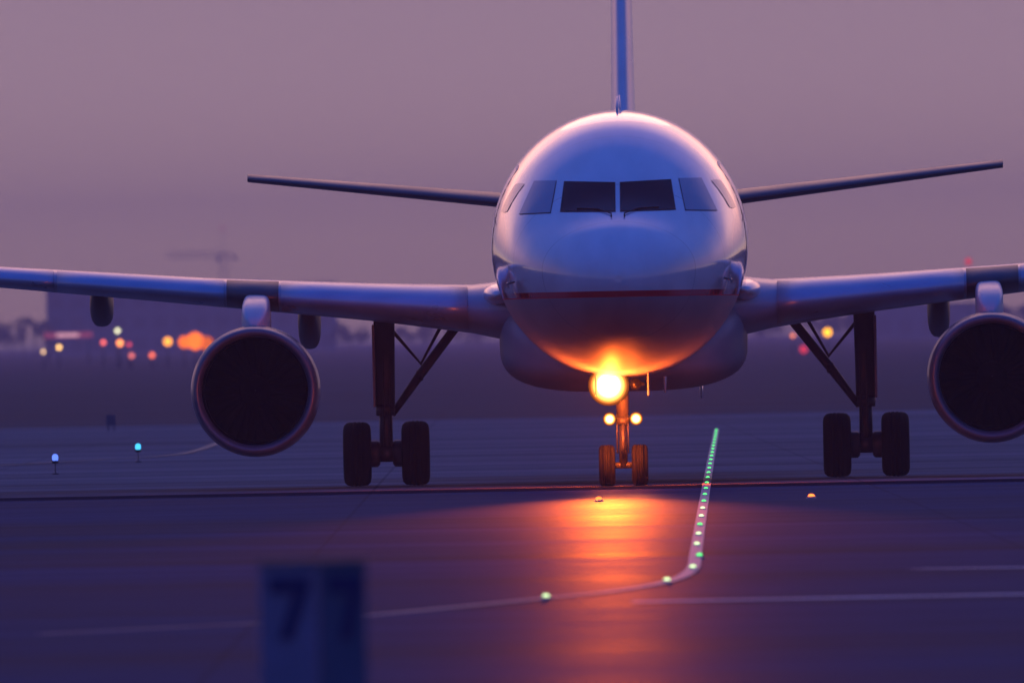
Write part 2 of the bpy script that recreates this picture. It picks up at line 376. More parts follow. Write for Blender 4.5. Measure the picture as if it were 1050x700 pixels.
for q in wins:
    Q = [local(px, py, 2.5 if px < 693 else 3.4) for px, py in q]
    gm = M['glass'] if q[0][0] < 690 else M['sideglass']
    for s in (1, -1):
        R = [(x*s if s > 0 else x*s, z) for x, z in Q]
        mbp = MB(); mbp.add(*front_patch(grow(R, .018 if gm is M['glass'] else .008), .006)); fr = mbp.build('window_frame', M['seal'], fus)
        mbp = MB(); mbp.add(*front_patch(R, .012)); mbp.build('cockpit_window', gm, fus)
# third, rearmost cockpit pane on each side, doors and cabin windows: on the side skin
def side_x(y, z):
    w, zt, zb, zm = sec(y); k = (zt-zm) if z > zm else (zm-zb); return w*math.sqrt(max(0, 1-((z-zm)/k)**2))
def side_patch(y0, y1, z0, z1, s, off, corner=0.0, n=10, slant=0):
    v = []
    for j in range(n+1):
        for i in range(n+1):
            a, b = -1+2*i/n, -1+2*j/n
            if corner:                                    # squircle the rectangle
                a, b = a*math.sqrt(1-corner*b*b/2), b*math.sqrt(1-corner*a*a/2)
            y = (y0+y1)/2 + a*(y1-y0)/2 + slant*b; z = (z0+z1)/2 + b*(z1-z0)/2
            v.append((s*(side_x(y, z)+off), y, z))
    f = [(j*(n+1)+i, j*(n+1)+i+1, (j+1)*(n+1)+i+1, (j+1)*(n+1)+i) for j in range(n) for i in range(n)]
    return v, f
for s in (1, -1):
    mbp = MB(); mbp.add(*side_patch(3.85, 4.45, 4.22, 4.66, s, .008, .2, slant=-.03)); mbp.build('cockpit_window', M['sideglass'], fus)
    for y0, zz in ((5.35, 3.05), (27.2, 3.1)):
        mbp = MB(); mbp.add(*side_patch(y0-.04, y0+.86, zz-.04, zz+1.9, s, .003, .25)); d = mbp.build('door_surround', M['doorline'], fus)
        mbp = MB(); mbp.add(*side_patch(y0, y0+.82, zz, zz+1.86, s, .005, .25)); d = mbp.build('cabin_door', M['white'], fus)
    mbp = MB(); mbp.add(*side_patch(-.115, .115, 4.0, 4.34, s, 0, .9, n=6))
    y0 = 7.6; v, f = side_patch(y0-.115, y0+.115, 4.02, 4.36, s, .008, .9, n=6)
    mbp = MB(); mbp.add(v, f); w0 = mbp.build('cabin_window', M['glass'], fus)
    for k in range(1, 32):
        c = w0.copy(); COL.objects.link(c); c.location.y = .53*k
for s in (1, -1):                       # wipers parked along the lower edge of the front panes
    P_ = []
    for x, z in ((.10, 4.10), (.10, 4.15), (.30, 4.225), (.62, 4.24)):
        P_.append((s*x, front_y(s*x, z)-.035, z+.01))
    mb = MB(); mb.tube(P_, .011, 6); mb.build('wiper', M['seal'], fus)
# antennas and probes
def blade(name, y, zbase, h, x=0, down=False, m='white'):
    mb = MB(); s = -1 if down else 1; rings = []
    for k, t in enumerate((0, .5, 1)):
        ch, th = .34*(1-.45*t), .030*(1-.5*t); zz = zbase + s*h*t; yy = y + .16*t
        rings.append([(x + th*math.cos(a), yy + ch/2*math.sin(a), zz) for a in np.linspace(0, 2*PI, 12, endpoint=False)])
    mb.loft(rings); return mb.build(name, M[m], fus)
blade('antenna', 6.6, 5.74, .24); blade('antenna', 14, 5.77, .3)
blade('antenna', 8.4, 1.66, .25, 0.65, True); blade('antenna', 9.4, 1.66, .2, -.35, True); blade('drain_mast', 21.0, 1.5, .22, 1.2, True)
for s in (1, -1):
    mb = MB(); mb.tube([(s*1.60, 2.3, 3.15), (s*1.70, 2.2, 3.13), (s*1.70, 2.0, 3.12)], [.02, .018, .012], 8); mb.build('pitot_probe', M['lampcase'], fus)

# belly fairing
def sup(y, w, zt, zb, p=3.2, n=48):
    r = []; zm, hh = (zt+zb)/2, (zt-zb)/2
    for t in np.linspace(0, 2*PI, n, endpoint=False):
        c, s = math.cos(t), math.sin(t); r.append((w*abs(c)**(2/p)*(1 if c > 0 else -1), y, zm+hh*abs(s)**(2/p)*(1 if s > 0 else -1)))
    return r
mb = MB(); rings = []
for y, w, zt, zb in [(9.6, .75, 2.0, 1.70), (10.0, 1.25, 2.3, 1.60), (10.6, 1.65, 2.7, 1.51), (11.4, 1.86, 2.95, 1.45), (12.6, 1.93, 3.05, 1.43), (16, 1.95, 3.05, 1.43), (19, 1.95, 3.0, 1.43), (20.5, 1.86, 2.9, 1.47), (22, 1.6, 2.7, 1.55), (23.2, 1.15, 2.4, 1.66), (24, .6, 2.1, 1.75)]:
    rings.append(sup(y, w, zt, zb))
mb.loft(rings); fair = mb.build('belly_fairing', M['belly'], plane)

# wings ------------------------------------------------------------
def foil(X, yle, c, zle, t, inc, n=22, part=1.0, off=0.0):
    """closed airfoil ring at span X; part<1 keeps only the nose of the section (a slat), off grows it"""
    u = [(1-math.cos(PI*i/n))/2*part for i in range(n+1)]
    th = lambda x: 5*t*(.2969*math.sqrt(x)-.126*x-.3516*x*x+.2843*x**3-.1036*x**4)
    cam_ = lambda x: .025*4*x*(1-x)*c*.6
    up = [(x, cam_(x)+th(x)+off) for x in u]; lo = [(x, cam_(x)-th(x)-off) for x in u[1:]]
    pts = lo[::-1] + up; r = []; ci, si = math.cos(inc), math.sin(inc)
    for x, z in pts: 
        xx = x*c - off*(1.2 if x < 1e-6 else .6*(1-min(1, x/.05)))
        r.append((X, yle + xx*ci + z*si, zle - xx*si + z*ci))
    return r
WST = [(1.2, 10.9, 7.6, 2.72, 1.02, .045), (1.72, 11.35, 7.1, 2.74, .98, .045), (2.05, 11.75, 6.55, 2.745, .86, .042), (2.35, 12.1, 6.2, 2.76, .76, .04),
       (3.8, 12.9, 5.25, 2.88, .60, .035), (6.4, 14.2, 3.9, 3.085, .445, .028), (9.8, 16.0, 3.1, 3.385, .335, .015), (13.5, 17.9, 2.3, 3.70, .25, 0), (17.0, 19.75, 1.5, 4.0, .165, -.01)]
def wst(X):
    xs = [w[0] for w in WST]; return [float(np.interp(X, xs, [w[i] for w in WST])) for i in range(1, 6)]
def mir(r, s): return [(s*p[0], p[1], p[2]) for p in r]
for s in (1, -1):
    mb = MB(); X = [1.2, 1.72, 2.05, 2.35] + list(np.linspace(2.8, 17.0, 24)); 
    mb.loft([mir(foil(x, *wst(x)), s) for x in X]); wing = mb.build('wing', M['wing'], plane)
    mb = MB()
    mb.loft([mir([(17.0+.06*a+.05, 19.9+c_, 4.0+z_) for a, c_, z_ in ((0, 0, -.75), (1, .1, -.75), (1, 1.5, .1), (1, 1.3, .75), (0, 1.2, .75), (0, 1.35, 0))], s),
             mir([(17.0+.06*a+.09, 19.9+c_, 4.0+z_) for a, c_, z_ in ((0, 0, -.75), (1, .1, -.75), (1, 1.5, .1), (1, 1.3, .75), (0, 1.2, .75), (0, 1.35, 0))], s)])
    mb.build('wingtip_fence', M['white'], wing)
    for a, b in ((2.42, 5.35), (6.25, 8.9), (8.96, 11.5), (11.56, 14.1), (14.16, 16.6)):
        mb = MB(); mb.loft([mir(foil(x, *wst(x), part=.13, off=.014), s) for x in np.linspace(a, b, 6)]); mb.build('slat', M['slat'], wing)
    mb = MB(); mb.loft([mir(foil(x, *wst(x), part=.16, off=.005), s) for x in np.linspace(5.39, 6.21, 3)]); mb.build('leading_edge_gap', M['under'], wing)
    for Xf, y0, y1, zb, w in ((4.98, 15.6, 20.6, 2.18, .18), (8.28, 16.9, 20.8, 2.60, .185), (11.6, 18.2, 21.2, 3.02, .16)):
        mb = MB(); rings = []
        ztop = wst(Xf)[2] + .02
        for k in np.linspace(0, 1, 15):
            q = max(.05, math.sin(PI*min(1, k*1.0))**.6) if 0 < k < 1 else .05
            zlo = ztop - (ztop-zb)*q; r = []
            for t in np.linspace(0, 2*PI, 20, endpoint=False):
                c_, s_ = math.cos(t), math.sin(t); p = 2.8
                r.append((s*Xf + w*q**.6*abs(c_)**(2/p)*(1 if c_ > 0 else -1), y0+(y1-y0)*k, (ztop+zlo)/2 + (ztop-zlo)/2*abs(s_)**(2/p)*(1 if s_ > 0 else -1) - .25*k*0))
            rings.append(r)
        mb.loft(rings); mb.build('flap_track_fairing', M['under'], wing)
    # wing root glove catching the light beside the fuselage
    mb = MB(); rings = []
    for k in np.linspace(0, 1, 13):
        q = max(.06, math.sin(PI*k)**.7); y = 10.6 + 2.6*k
        rings.append([(s*(1.93 + .24*q*math.cos(t)), y, 2.97 + .17*q*math.sin(t) + .04*k) for t in np.linspace(0, 2*PI, 18, endpoint=False)])
    mb.loft(rings); mb.build('wing_root_fillet', M['white'], fair)

# engines ----------------------------------------------------------
EZ, EY, EX = 1.56, 10.6, 5.735
for s in (1, -1):
    c = (s*EX, EY, EZ)
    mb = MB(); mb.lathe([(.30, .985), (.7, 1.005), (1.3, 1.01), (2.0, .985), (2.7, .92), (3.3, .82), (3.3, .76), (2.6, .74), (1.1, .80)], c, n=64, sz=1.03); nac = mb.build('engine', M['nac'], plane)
    mb = MB(); pr = [(.30, .825), (.14, .835), (.05, .855), (.012, .88), (0, .905), (.012, .93), (.06, .953), (.15, .97), (.30, .986)]
    mb.lathe(pr, c, n=64, sz=1.03); mb.build('intake_lip', M['lip'], nac)
    mb = MB(); mb.lathe([(.30, .825), (.6, .815), (1.15, .82), (1.15, .05)], c, n=64, sz=1.0); mb.build('intake_liner', M['dark'], nac)
    mb = MB()
    for k in range(30):
        a = 2*PI*k/30; v = []
        for r_, tw, ch in ((.24, .5, .14), (.5, .85, .16), (.79, 1.15, .17)):
            for e in (-1, 1):
                da = e*ch*math.sin(tw)/r_/2; v.append((c[0]+r_*math.cos(a+da), c[1]+.98+e*ch*math.cos(tw)/2, c[2]+r_*math.sin(a+da)))
        mb.add(v, [(0, 1, 3, 2), (2, 3, 5, 4)])
    mb.build('fan', M['fan'], nac, solid=.008)
    mb = MB(); mb.lathe([(.62, .004), (.66, .06), (.78, .16), (.92, .24), (1.1, .25)], c, n=32); mb.build('spinner', M['fan'], nac)
    mb = MB(); mb.lathe([(3.0, .74), (3.4, .60), (4.2, .44), (4.2, .40), (4.2, .36), (4.9, .05)], c, n=40, caps=(False, True)); mb.build('exhaust', M['lampcase'], nac)
    mb = MB(); rings = []
    for y, w, z0, z1 in ((EY+.75, .05, 2.48, 2.58), (EY+.95, .15, 2.46, 2.72), (EY+1.4, .205, 2.44, 2.86), (EY+2.2, .215, 2.42, 2.97), (EY+3.0, .215, 2.38, 3.03), (EY+3.7, .21, 2.3, 3.08), (EY+4.6, .2, 2.15, 2.95), (EY+6.4, .1, 2.4, 2.85)):
        rings.append([(s*EX + p[0], p[1], p[2]) for p in sup(y, w, z1, z0, 5, 28)])
    mb.loft(rings); mb.build('pylon', M['pyl'], plane)

# tail -------------------------------------------------------------
for s in (1, -1):
    mb = MB(); rings = []
    for X in np.linspace(.5, 6.23, 14):
        k = (X-.5)/5.73; rings.append(mir(foil(X, 31.6+3.35*k, 3.7-2.25*k, 4.52+.47*((X-2.1)/4.13), .27-.14*k, -.012), s))
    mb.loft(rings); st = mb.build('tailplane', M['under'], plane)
    mb = MB()
    rings = [mir(foil(X, 31.6+3.35*(X-.5)/5.73, 3.7-2.25*(X-.5)/5.73, 4.52+.47*((X-2.1)/4.13)+.012, .27-.14*(X-.5)/5.73, -.012, part=.0+.55, off=.0), s) for X in np.linspace(1.6, 6.2, 10)]
mb = MB(); rings = []
for z in np.linspace(5.2, 11.76, 14):
    k = (z-5.2)/6.56; f_ = foil(0, 0, 1, 0, .115 - .02*k, 0); ch = 6.4-4.2*k; yl = 28.6+5.0*k
    tt = (.42-.18*k)
    ring = []
    u = [(1-math.cos(PI*i/20))/2 for i in range(21)]
    th = lambda x: 5*tt*(.2969*math.sqrt(x)-.126*x-.3516*x*x+.2843*x**3-.1036*x**4)
    ring = [(-th(x), yl+x*ch, z) for x in u[::-1]] + [(th(x), yl+x*ch, z) for x in u[1:]]
    rings.append(ring)
mb.loft(rings); fin = mb.build('tail_fin', M['white'], plane)
mb = MB(); mb.loft([[(x*1.02 + (.006 if x > 0 else -.006), y, z) for x, y, z in [(-.12, 0, 0), (.12, 0, 0), (.01, 1.5, 0), (-.01, 1.5, 0)]] and
                    [(-.16+.06*k, 28.6+5.0*k+(6.4-4.2*k)*.70, 5.6+5.9*k), (.16-.06*k, 28.6+5.0*k+(6.4-4.2*k)*.70, 5.6+5.9*k), (.02, 28.6+5.0*k+(6.4-4.2*k)*1.01, 5.6+5.9*k), (-.02, 28.6+5.0*k+(6.4-4.2*k)*1.01, 5.6+5.9*k)] for k in (0, .5, 1)])
mb.build('rudder', M['white'], fin)

# landing gear -------------------------------------------------------
def wheel(x, y, z, R, w, parent):
    h = w/2; mb = MB()
    prof = [(-h*.55, R*.52), (-h*.95, R*.60), (-h, R*.74), (-h*.93, R*.88), (-h*.72, R*.965), (-h*.35, R*.995)]
    g = []                                   # circumferential grooves
    for gx in (-.3, 0, .3): g += [(h*gx-.012, R), (h*gx-.008, R-.012), (h*gx+.008, R-.012), (h*gx+.012, R)]
    prof = prof + g + [(-a, r) for a, r in prof[::-1]]
    mb.lathe(prof, (x, y, z), 'X', 40, 0)
    mb.lathe([(-h*.55, R*.52), (-h*.35, R*.40), (-h*.42, R*.2), (-h*.5, 0.003)], (x, y, z), 'X', 32, 1)
    mb.lathe([(h*.55, R*.52), (h*.35, R*.40), (h*.42, R*.2), (h*.5, 0.003)], (x, y, z), 'X', 32, 1)
    return mb.build('wheel', [M['rubber'], M['rim']], parent)
for s in (1, -1):
    X, Y = s*3.795, 17.71
    mb = MB(); mb.tube([(X, Y-.1, 2.62), (X, Y, 1.62), (X, Y, 1.2)], [.17, .155, .15], 20)
    mb.tube([(X, Y, 1.25), (X, Y, .5)], .105, 18); mb.lathe([(-.09, .15), (.0, .16), (.09, .15)], (X, Y, 1.2), 'Z', 20, caps=(True, True))
    mb.tube([(X-.60, Y, .51), (X+.60, Y, .51)], .085, 14); mb.tube([(X, Y, .62), (X, Y, .38)], .13, 16)
    mb.tube([(X, Y+.22, 1.1), (X, Y+.42, .82), (X, Y+.16, .55)], .04, 8)          # torque link
    mb.tube([(X+s*.02, Y-.19, 2.3), (X+s*.03, Y-.17, .62)], .018, 6); mb.tube([(X-s*.09, Y-.15, 2.3), (X-s*.07, Y-.14, .7)], .014, 6)
    g = mb.build('main_landing_gear', M['gear'], plane)
    for e in (-1, 1):
        wheel(X+e*.462, Y, .51, .512, .44, g)
        mb = MB(); mb.lathe([(-.10, .17), (-.06, .21), (.06, .21), (.10, .17)], (X+e*.2, Y, .51), 'X', 24, caps=(True, True)); mb.build('brake_pack', M['gear'], g)
    mb = MB(); mb.tube([(X-s*.10, Y, 1.12), (X-s*.55, Y+.02, 1.74), (X-s*1.22, Y+.05, 2.60)], [.05, .075, .075], 12)
    mb.tube([(X-s*.50, Y+.02, 1.74), (X-s*.60, Y+.02, 1.74)], .09, 10); mb.build('side_brace', M['gear'], g)
    mb = MB(); mb.tube([(X-s*.10, Y, 2.48), (X-s*.57, Y, 1.92), (X-s*.94, Y, 2.58)], .032, 8); mb.build('lock_link', M['gear'], g)
    mb = MB(); mb.box((X+s*.17-.02, Y-.55, 1.25), (X+s*.17+.02, Y+.45, 2.55)); d = mb.build('gear_door', M['belly'], g, bevel=.012)
    mb = MB(); mb.tube([(X, Y, 1.6), (X+s*.16, Y, 1.6)], .03, 6); mb.build('door_link', M['gear'], g)
# nose gear
NY = 5.07
mb = MB(); mb.tube([(0, NY+.12, 2.0), (0, NY, 1.0)], [.105, .095], 18); mb.tube([(0, NY, 1.02), (0, NY, .3)], .065, 16)
mb.tube([(-.34, NY, .318), (.34, NY, .318)], .05, 12); mb.lathe([(-.06, .1), (0, .115), (.06, .1)], (0, NY, 1.0), 'Z', 18, caps=(True, True))
mb.tube([(0, NY-.14, .95), (0, NY-.28, .68), (0, NY-.1, .42)], .03, 8); mb.tube([(0, NY+.1, 1.5), (0, NY+1.1, 2.1)], .05, 10)
mb.tube([(-.30, NY-.06, 1.03), (.30, NY-.06, 1.03)], .022, 8); mb.tube([(-.34, NY+.02, 1.56), (.34, NY+.02, 1.56)], .025, 8)
mb.tube([(-.09, NY-.05, 1.1), (-.09, NY-.05, .5)], .014, 6); mb.tube([(.08, NY-.06, 1.1), (.08, NY-.05, .5)], .012, 6)
ng = mb.build('nose_landing_gear', M['gear'], plane)
for e in (-1, 1): wheel(e*.252, NY, .318, .32, .25, ng)
for e in (-1, 1):
    mb = MB(); mb.box((e*.40-.015, NY-.3, 1.38), (e*.40+.015, NY+1.0, 1.86)); mb.build('nose_gear_door', M['belly'], ng, bevel=.01)
def lamp(name, x, y, z, r, lensm):
    mb = MB(); mb.lathe([(.16, .02), (.15, r*.45), (.08, r*.8), (.0, r*.95)], (x, y, z), 'Y', 28, caps=(True, False)); h = mb.build(name, M['lampcase'], ng)
    mb = MB(); mb.lathe([(-.006, r*.98), (-.02, r*.85), (-.03, r*.7), (-.038, r*.5), (-.042, r*.3), (-.045, .002)], (x, y, z), 'Y', 28); mb.build('lamp_lens', lensm, h); return h
LX, LZ = -.205, 1.545
lamp('landing_light', LX, NY-.10, LZ, .32, lens_mat('landing lamp lens and glow', (LX, 0, LZ), .32, (1, .75, .42), (1, .42, .08), 24))  # lens oversized so the painted glow spreads past the real lamp
lamp('landing_light', -LX, NY-.10, 1.56, .09, M['glass'])
for x in (-.20, .205): lamp('taxi_light', x, NY-.16, 1.03, .105, lens_mat('taxi lamp lens and glow', (x, 0, 1.03), .105, (1, .75, .42), (1, .42, .08), 12))
# the beam of the lit lamp
def beam(x, y, z, watts, size, col=(1, .13, .012), r=.15):
    l = bpy.data.lights.new('lamp_beam', 'SPOT'); l.energy = watts; l.spot_size = size; l.spot_blend = 1; l.shadow_soft_size = r; l.color = col
    o = bpy.data.objects.new('lamp_beam', l); COL.objects.link(o); o.parent = ng; o.location = (x, y, z)
    o.rotation_euler = (math.radians(90 + 0.95), 0, PI)
    return o
def glare_fill(x, y, z, watts):  # added point light ahead of the lamp, warming the belly like its glare
    l = bpy.data.lights.new('lamp_glare_fill', 'POINT'); l.energy = watts; l.shadow_soft_size = .12; l.color = (1, .13, .012)
    o = bpy.data.objects.new('lamp_glare_fill', l); COL.objects.link(o); o.parent = ng; o.location = (x, y, z)
glare_fill(LX, NY-1.2, LZ-.2, 420)
for x in (-.20, .205): glare_fill(x, NY-.9, .95, 130)
beam(LX, NY-.35, LZ, 150000, math.radians(8.5))
for x in (-.20, .205): beam(x, NY-.34, 1.03, 4000, math.radians(8.5), (1, .2, .03), .07)

# ------------------------------------------------------------------ lights along the taxiway
gl = {'g': emission('green lens', (.10, 1, .22), 2.0), 'w': emission('white lens', (.72, 1, .50), 2.2), 'r': emission('red lens', (1, .14, .025), 4.5)}
def inset(kind, p, r=.034, h=.032):
    mb = MB(); mb.lathe([(-.02, r*1.3), (.004, r*1.3), (.008, r*1.1)], (0, 0, 0), 'Z', 16, 0, caps=(False, True))
    mb.lathe([(.012, r*.95), (h*.7, r*.85), (h, r*.5), (h*1.05, .004)], (0, 0, 0), 'Z', 16, 1)
    o = mb.build('inset_light', [M['lampcase'], gl[kind]]); o.location = (p[0], p[1], .013); return o
# walk along the surveyed line: one light about every 14.3 m
proto = {k: inset(k, (0, 0)) for k in 'gwr'}; used = set()
def put(kind, p, label, cat, group):
    if kind in used: o = proto[kind].copy(); COL.objects.link(o)
    else: o = proto[kind]; used.add(kind)
    o.location = (p[0], p[1], .013); tag(o, label, cat, group); return o
for px, lab in (((560, 614), 'white-green inset light alone on the pale line, nearest the numbered sign'), ((684, 597), 'white inset light just left of the bend in the pale line'), ((710.5, 583.5), 'white inset light at the bend of the pale line, nearest of the long row')):
    put('w', ground(*px), lab, 'taxiway light', 'lights set in the taxiway centreline')
row = [ground(*p) for p in line_px[:4]][::-1]
d = 266.5; n = 0
while d < 622:
    x = float(np.interp(d, [p.y for p in row], [p.x for p in row]))
    near = d < 365
    put('w' if near and n % 3 else 'g', (x, d), 'pale inset light in the spaced nearer half of the long row before the aircraft' if near else 'green inset light in the dense far half of the long row beside the nose wheels',
        'taxiway light', 'nearer lights of the row' if near else 'far green lights of the row')
    d += 14.3; n += 1
proto['r'].scale = (1.5, 1.5, 1.6)
put('r', ground(614, 514), 'orange-red inset light on the pavement in front of the nose wheels', 'taxiway light', 'red lights set in the pavement')
put('r', ground(832, 511), 'orange-red inset light on bare pavement in front of the wheels right of the nose', 'taxiway light', 'red lights set in the pavement')
def edge_light(p, col, st, label):
    o = empty('taxiway_edge_light', (p[0], p[1], 0)); tag(o, label, 'taxiway light', 'blue taxiway edge lights')
    mb = MB(); mb.lathe([(0, .06), (.02, .06), (.03, .03)], (0, 0, 0), 'Z', 16, caps=(True, True)); mb.tube([(0, 0, .02), (0, 0, .20)], .009, 10); mb.lathe([(.20, .05), (.22, .065), (.25, .065)], (0, 0, 0), 'Z', 16, caps=(True, True)); mb.build('stem', M['gear'], o)
    mb = MB(); mb.lathe([(.25, .045), (.28, .055), (.33, .055), (.36, .035), (.37, .004)], (0, 0, 0), 'Z', 18); mb.build('globe', emission('blue globe', col, st), o)
def on_ground(px, py, z):       # ground point whose height z shows at this pixel
    u, v = unroll(px, py); dd = (CAM_H-z)*FPX/(VH - v); return (u/FPX*dd, dd)
edge_light(on_ground(56.5, 468, .32), (.12, .22, 1), 1.6, 'deep blue edge light on a short stem, nearer the left edge of the photo')
edge_light(on_ground(141.5, 457, .32), (.06, .5, .9), 1.8, 'cyan-blue edge light on a short stem between the deep blue one and the engine')

# ------------------------------------------------------------------ the "7 7" marker boards in the foreground
M['signface'] = mat('blue-grey sign face', (.20, .165, .26), .5, noise=((4, 4, 4), .12))
M['signface2'] = mat('blue-green sign face', (.07, .085, .155), .5, noise=((4, 4, 4), .12))
M['signink'] = mat('dark blue numeral', (.010, .005, .09), .5)
M['signframe'] = mat('sign frame', (.07, .075, .12), .45)
def seven(mb, x0, z0, w, h, y, t, slant):
    bar = h*.27; st = w*.42
    v2 = [(x0, z0+h), (x0+w, z0+h), (x0+w, z0+h-bar*.6), (x0+w-.05*w, z0+h-bar), (x0+w-st*.15-slant*.75, z0), (x0+w-st-slant*.75, z0), (x0+w-st*.95, z0+h-bar), (x0, z0+h-bar)]
    fr = [(a, y, b) for a, b in v2]; bk = [(a, y+t, b) for a, b in v2]; n = 8
    mb.add(fr+bk, [(0, 1, 2, 3, 6, 7), (3, 4, 5, 6), tuple(n+i for i in (7, 6, 3, 2, 1, 0)), tuple(n+i for i in (6, 5, 4, 3))] + [(i, n+i, n+(i+1) % n, (i+1) % n) for i in range(n)], 0, False)
SD = 126.0
cx = at(321, 620, SD).x
sg = empty('taxiway_sign', (cx, SD, 0)); tag(sg, 'low taxiway sign with two dark blue number sevens, out of focus on near pavement', 'sign')
K = FPX/SD
def xs(px): return (px-321)/K
ztop = at(321, 579, SD).z; zb = .08
for (a, b, fm, off) in ((266, 326, 'signface', 0), (327, 376, 'signface2', .0)):
    mb = MB(); mb.box((xs(a), 0, zb), (xs(b), .12, ztop)); pn = mb.build('sign_panel', M[fm], sg, bevel=.01)
mb = MB(); z0 = at(321, 655, SD).z; z1 = at(321, 590, SD).z
seven(mb, xs(276), z0, 42/K, z1-z0, -.008, .007, .10); mb.build('numeral_seven', M['signink'], sg)
mb = MB(); seven(mb, xs(336), z0, 36/K, z1-z0, -.008, .007, .06); mb.build('numeral_seven', M['signink'], sg)
for x in (xs(275), xs(350)):
    mb = MB(); mb.tube([(x, .06, 0), (x, .06, .09)], .02, 10); mb.lathe([(0, .06), (.012, .06)], (x, .06, 0), 'Z', 14, caps=(True, True)); mb.build('foot', M['signframe'], sg)
mb = MB(); mb.box((xs(264), -.012, ztop), (xs(378), .132, ztop+.025)); mb.build('top_rail', M['signframe'], sg)

# small dark marker at the far pavement edge
p = ground(114, 441); mk = empty('marker_board', (p.x, p.y, 0)); tag(mk, 'small dark marker board at the far edge of the pavement, behind the blue lights', 'sign')
mb = MB(); mb.box((-.13, 0, .12), (.13, .06, .42)); mb.build('board', M['signframe'], mk, bevel=.01)
mb = MB(); mb.tube([(-.08, .03, 0), (-.08, .03, .13)], .02, 8); mb.build('foot', M['signframe'], mk)
mb = MB(); mb.tube([(.08, .03, 0), (.08, .03, .13)], .02, 8); mb.build('foot', M['signframe'], mk)

# ------------------------------------------------------------------ far side of the airfield
M['conc'] = mat('hazy terminal concrete', (.22, .22, .25), .7, noise=((.3, .3, .6), .15))
M['darkglass'] = mat('terminal glazing', (.12, .12, .15), .3)
M['roofm'] = mat('terminal roof', (.12, .12, .14), .6)
M['bark'] = mat('bark', (.05, .04, .035), .9); M['leaf'] = mat('far foliage', (.045, .055, .04), .9)
BD = 6000.0
def building(name, x0, x1, ztop, d, depth, nwin, floors, label, cat='building'):
    b = empty(name, ((x0+x1)/2, d, -.02)); tag(b, label, cat); w = (x1-x0)/2
    mb = MB(); mb.box((-w, 0, 0), (w, depth, ztop)); mb.build('wall', M['conc'], b)
    mb = MB(); mb.box((-w-.4, -.5, ztop), (w+.4, depth+.5, ztop+.35)); mb.build('roof', M['roofm'], b)
    fh = (ztop-1.0)/floors
    for k in range(floors):
        for i in range(nwin):
            a = -w + (2*w)*(i+.18)/nwin; c = -w + (2*w)*(i+.82)/nwin
            mb = MB(); mb.box((a, -.06, 1.0+k*fh), (c, -.01, 1.0+k*fh+fh*.55)); mb.build('window', M['darkglass'], b)
    return b
bx0, bx1 = at(48, 340, BD).x, at(345, 340, BD).x
building('terminal', bx0, bx1, 15.5, BD, 40, 14, 3, 'hazy flat-roofed terminal building far away under the wing at left')
x0, x1 = at(872, 360, BD+300).x, at(1010, 360, BD+300).x
building('hangar', x0, x1, 8.2, BD+300, 25, 6, 1, 'low hazy hangar far away between the right wheels and the right engine')
# lit red sign band on the terminal front
SBD = 3200.0
sb = empty('roof_sign', (at(70, 343.5, SBD).x, SBD, 0)); tag(sb, 'long pinkish red lit sign in front of the far terminal', 'sign')
zc = at(70, 343.5, SBD).z
mb = MB(); mb.box((-3.0, 0, zc-.35), (3.0, .4, zc+.35)); mb.build('light_box', emission('red sign box', (.55, .10, .25), .55), sb)
mb = MB(); mb.box((-1.5, -.1, zc-.18), (1.3, -.02, zc+.2)); mb.build('lit_strip', emission('pink sign strip', (1, .5, .6), 1.1), sb)
for x in (-2.5, 2.5):
    mb = MB(); mb.tube([(x, .2, 0), (x, .2, zc-.35)], .12, 8); mb.build('post', M['roofm'], sb)
def lamp_post(px, py, d, r, col, st, label, lens_n=1, group='far blurred lights of the airfield', dx=.0):
    q = at(px, py, d); o = empty('lamp_post', (q.x, d, -.02)); tag(o, label, 'lamp', group); z = q.z + .02
    mb = MB(); mb.tube([(0, .15, 0), (0, .15, z+r*.6)], [.09, .06], 8); mb.build('pole', M['roofm'], o)
    for k in range(lens_n):
        mb = MB(); mb.lathe([(-r, .01), (-r*.7, r*.7), (0, r), (r*.7, r*.7), (r, .01)], (k*dx, 0, z), 'Z', 14); mb.build('lamp_globe', emission('far lamp', col, st), o)
    return o
for a in ((172, 350, 2500, .42, (1, .34, .03), 3.2, 'bright yellow-orange lamp just left of the wide orange glow'),
          (60.5, 356, 2600, .22, (1, .55, .15), 5, 'small yellow lamp below the pinkish sign, right one of two'),
          (44.5, 360.5, 2600, .16, (1, .6, .25), 4, 'small dim yellow lamp below the left end of the pinkish sign'),
          (106, 351, 2550, .22, (1, .14, .10), 3.5, 'small red lamp below the hanging dark wing fairing'),
          (120.5, 339, 2550, .22, (.9, .85, .5), 3.5, 'small whitish lamp standing above the orange one'),
          (123, 351.5, 2550, .3, (1, .28, .06), 4.5, 'small bright orange lamp below the whitish one'),
          (132.5, 353, 2600, .2, (1, .08, .12), 1.8, 'faint red lamp touching the small orange one'),
          (135, 364.5, 2450, .24, (1, .2, .16), 2.0, 'low pinkish lamp, below and right of the small orange one'),
          (156, 364, 2450, .26, (1, .16, .06), 2.6, 'low orange-red lamp below the yellow-orange one'),
          (848.5, 340.5, 2500, .42, (1, .40, .015), 3.6, 'yellow-orange lamp seen under the wing beside the right wheel strut'),
          (813, 344, 2500, .22, (1, .25, .1), 2.2, 'small orange lamp at the wing edge above the red one'),
          (824, 358, 2500, .40, (1, .05, .10), 1.0, 'dim red lamp below the yellow-orange one by the right wheel strut')):
    lamp_post(*a)
for i, (px, st) in enumerate(((189, 1.9), (200, 2.3), (212, 1.1))):
    lamp_post(px, (350.5, 349.5, 352)[i], 2400, (.6, .85, .7)[i], (1, .16, .008), st, ['orange lamp at the left of the wide glow beside the engine', 'orange lamp in the middle of the wide glow beside the engine', 'dim orange lamp of the wide glow, touching the engine'][i])
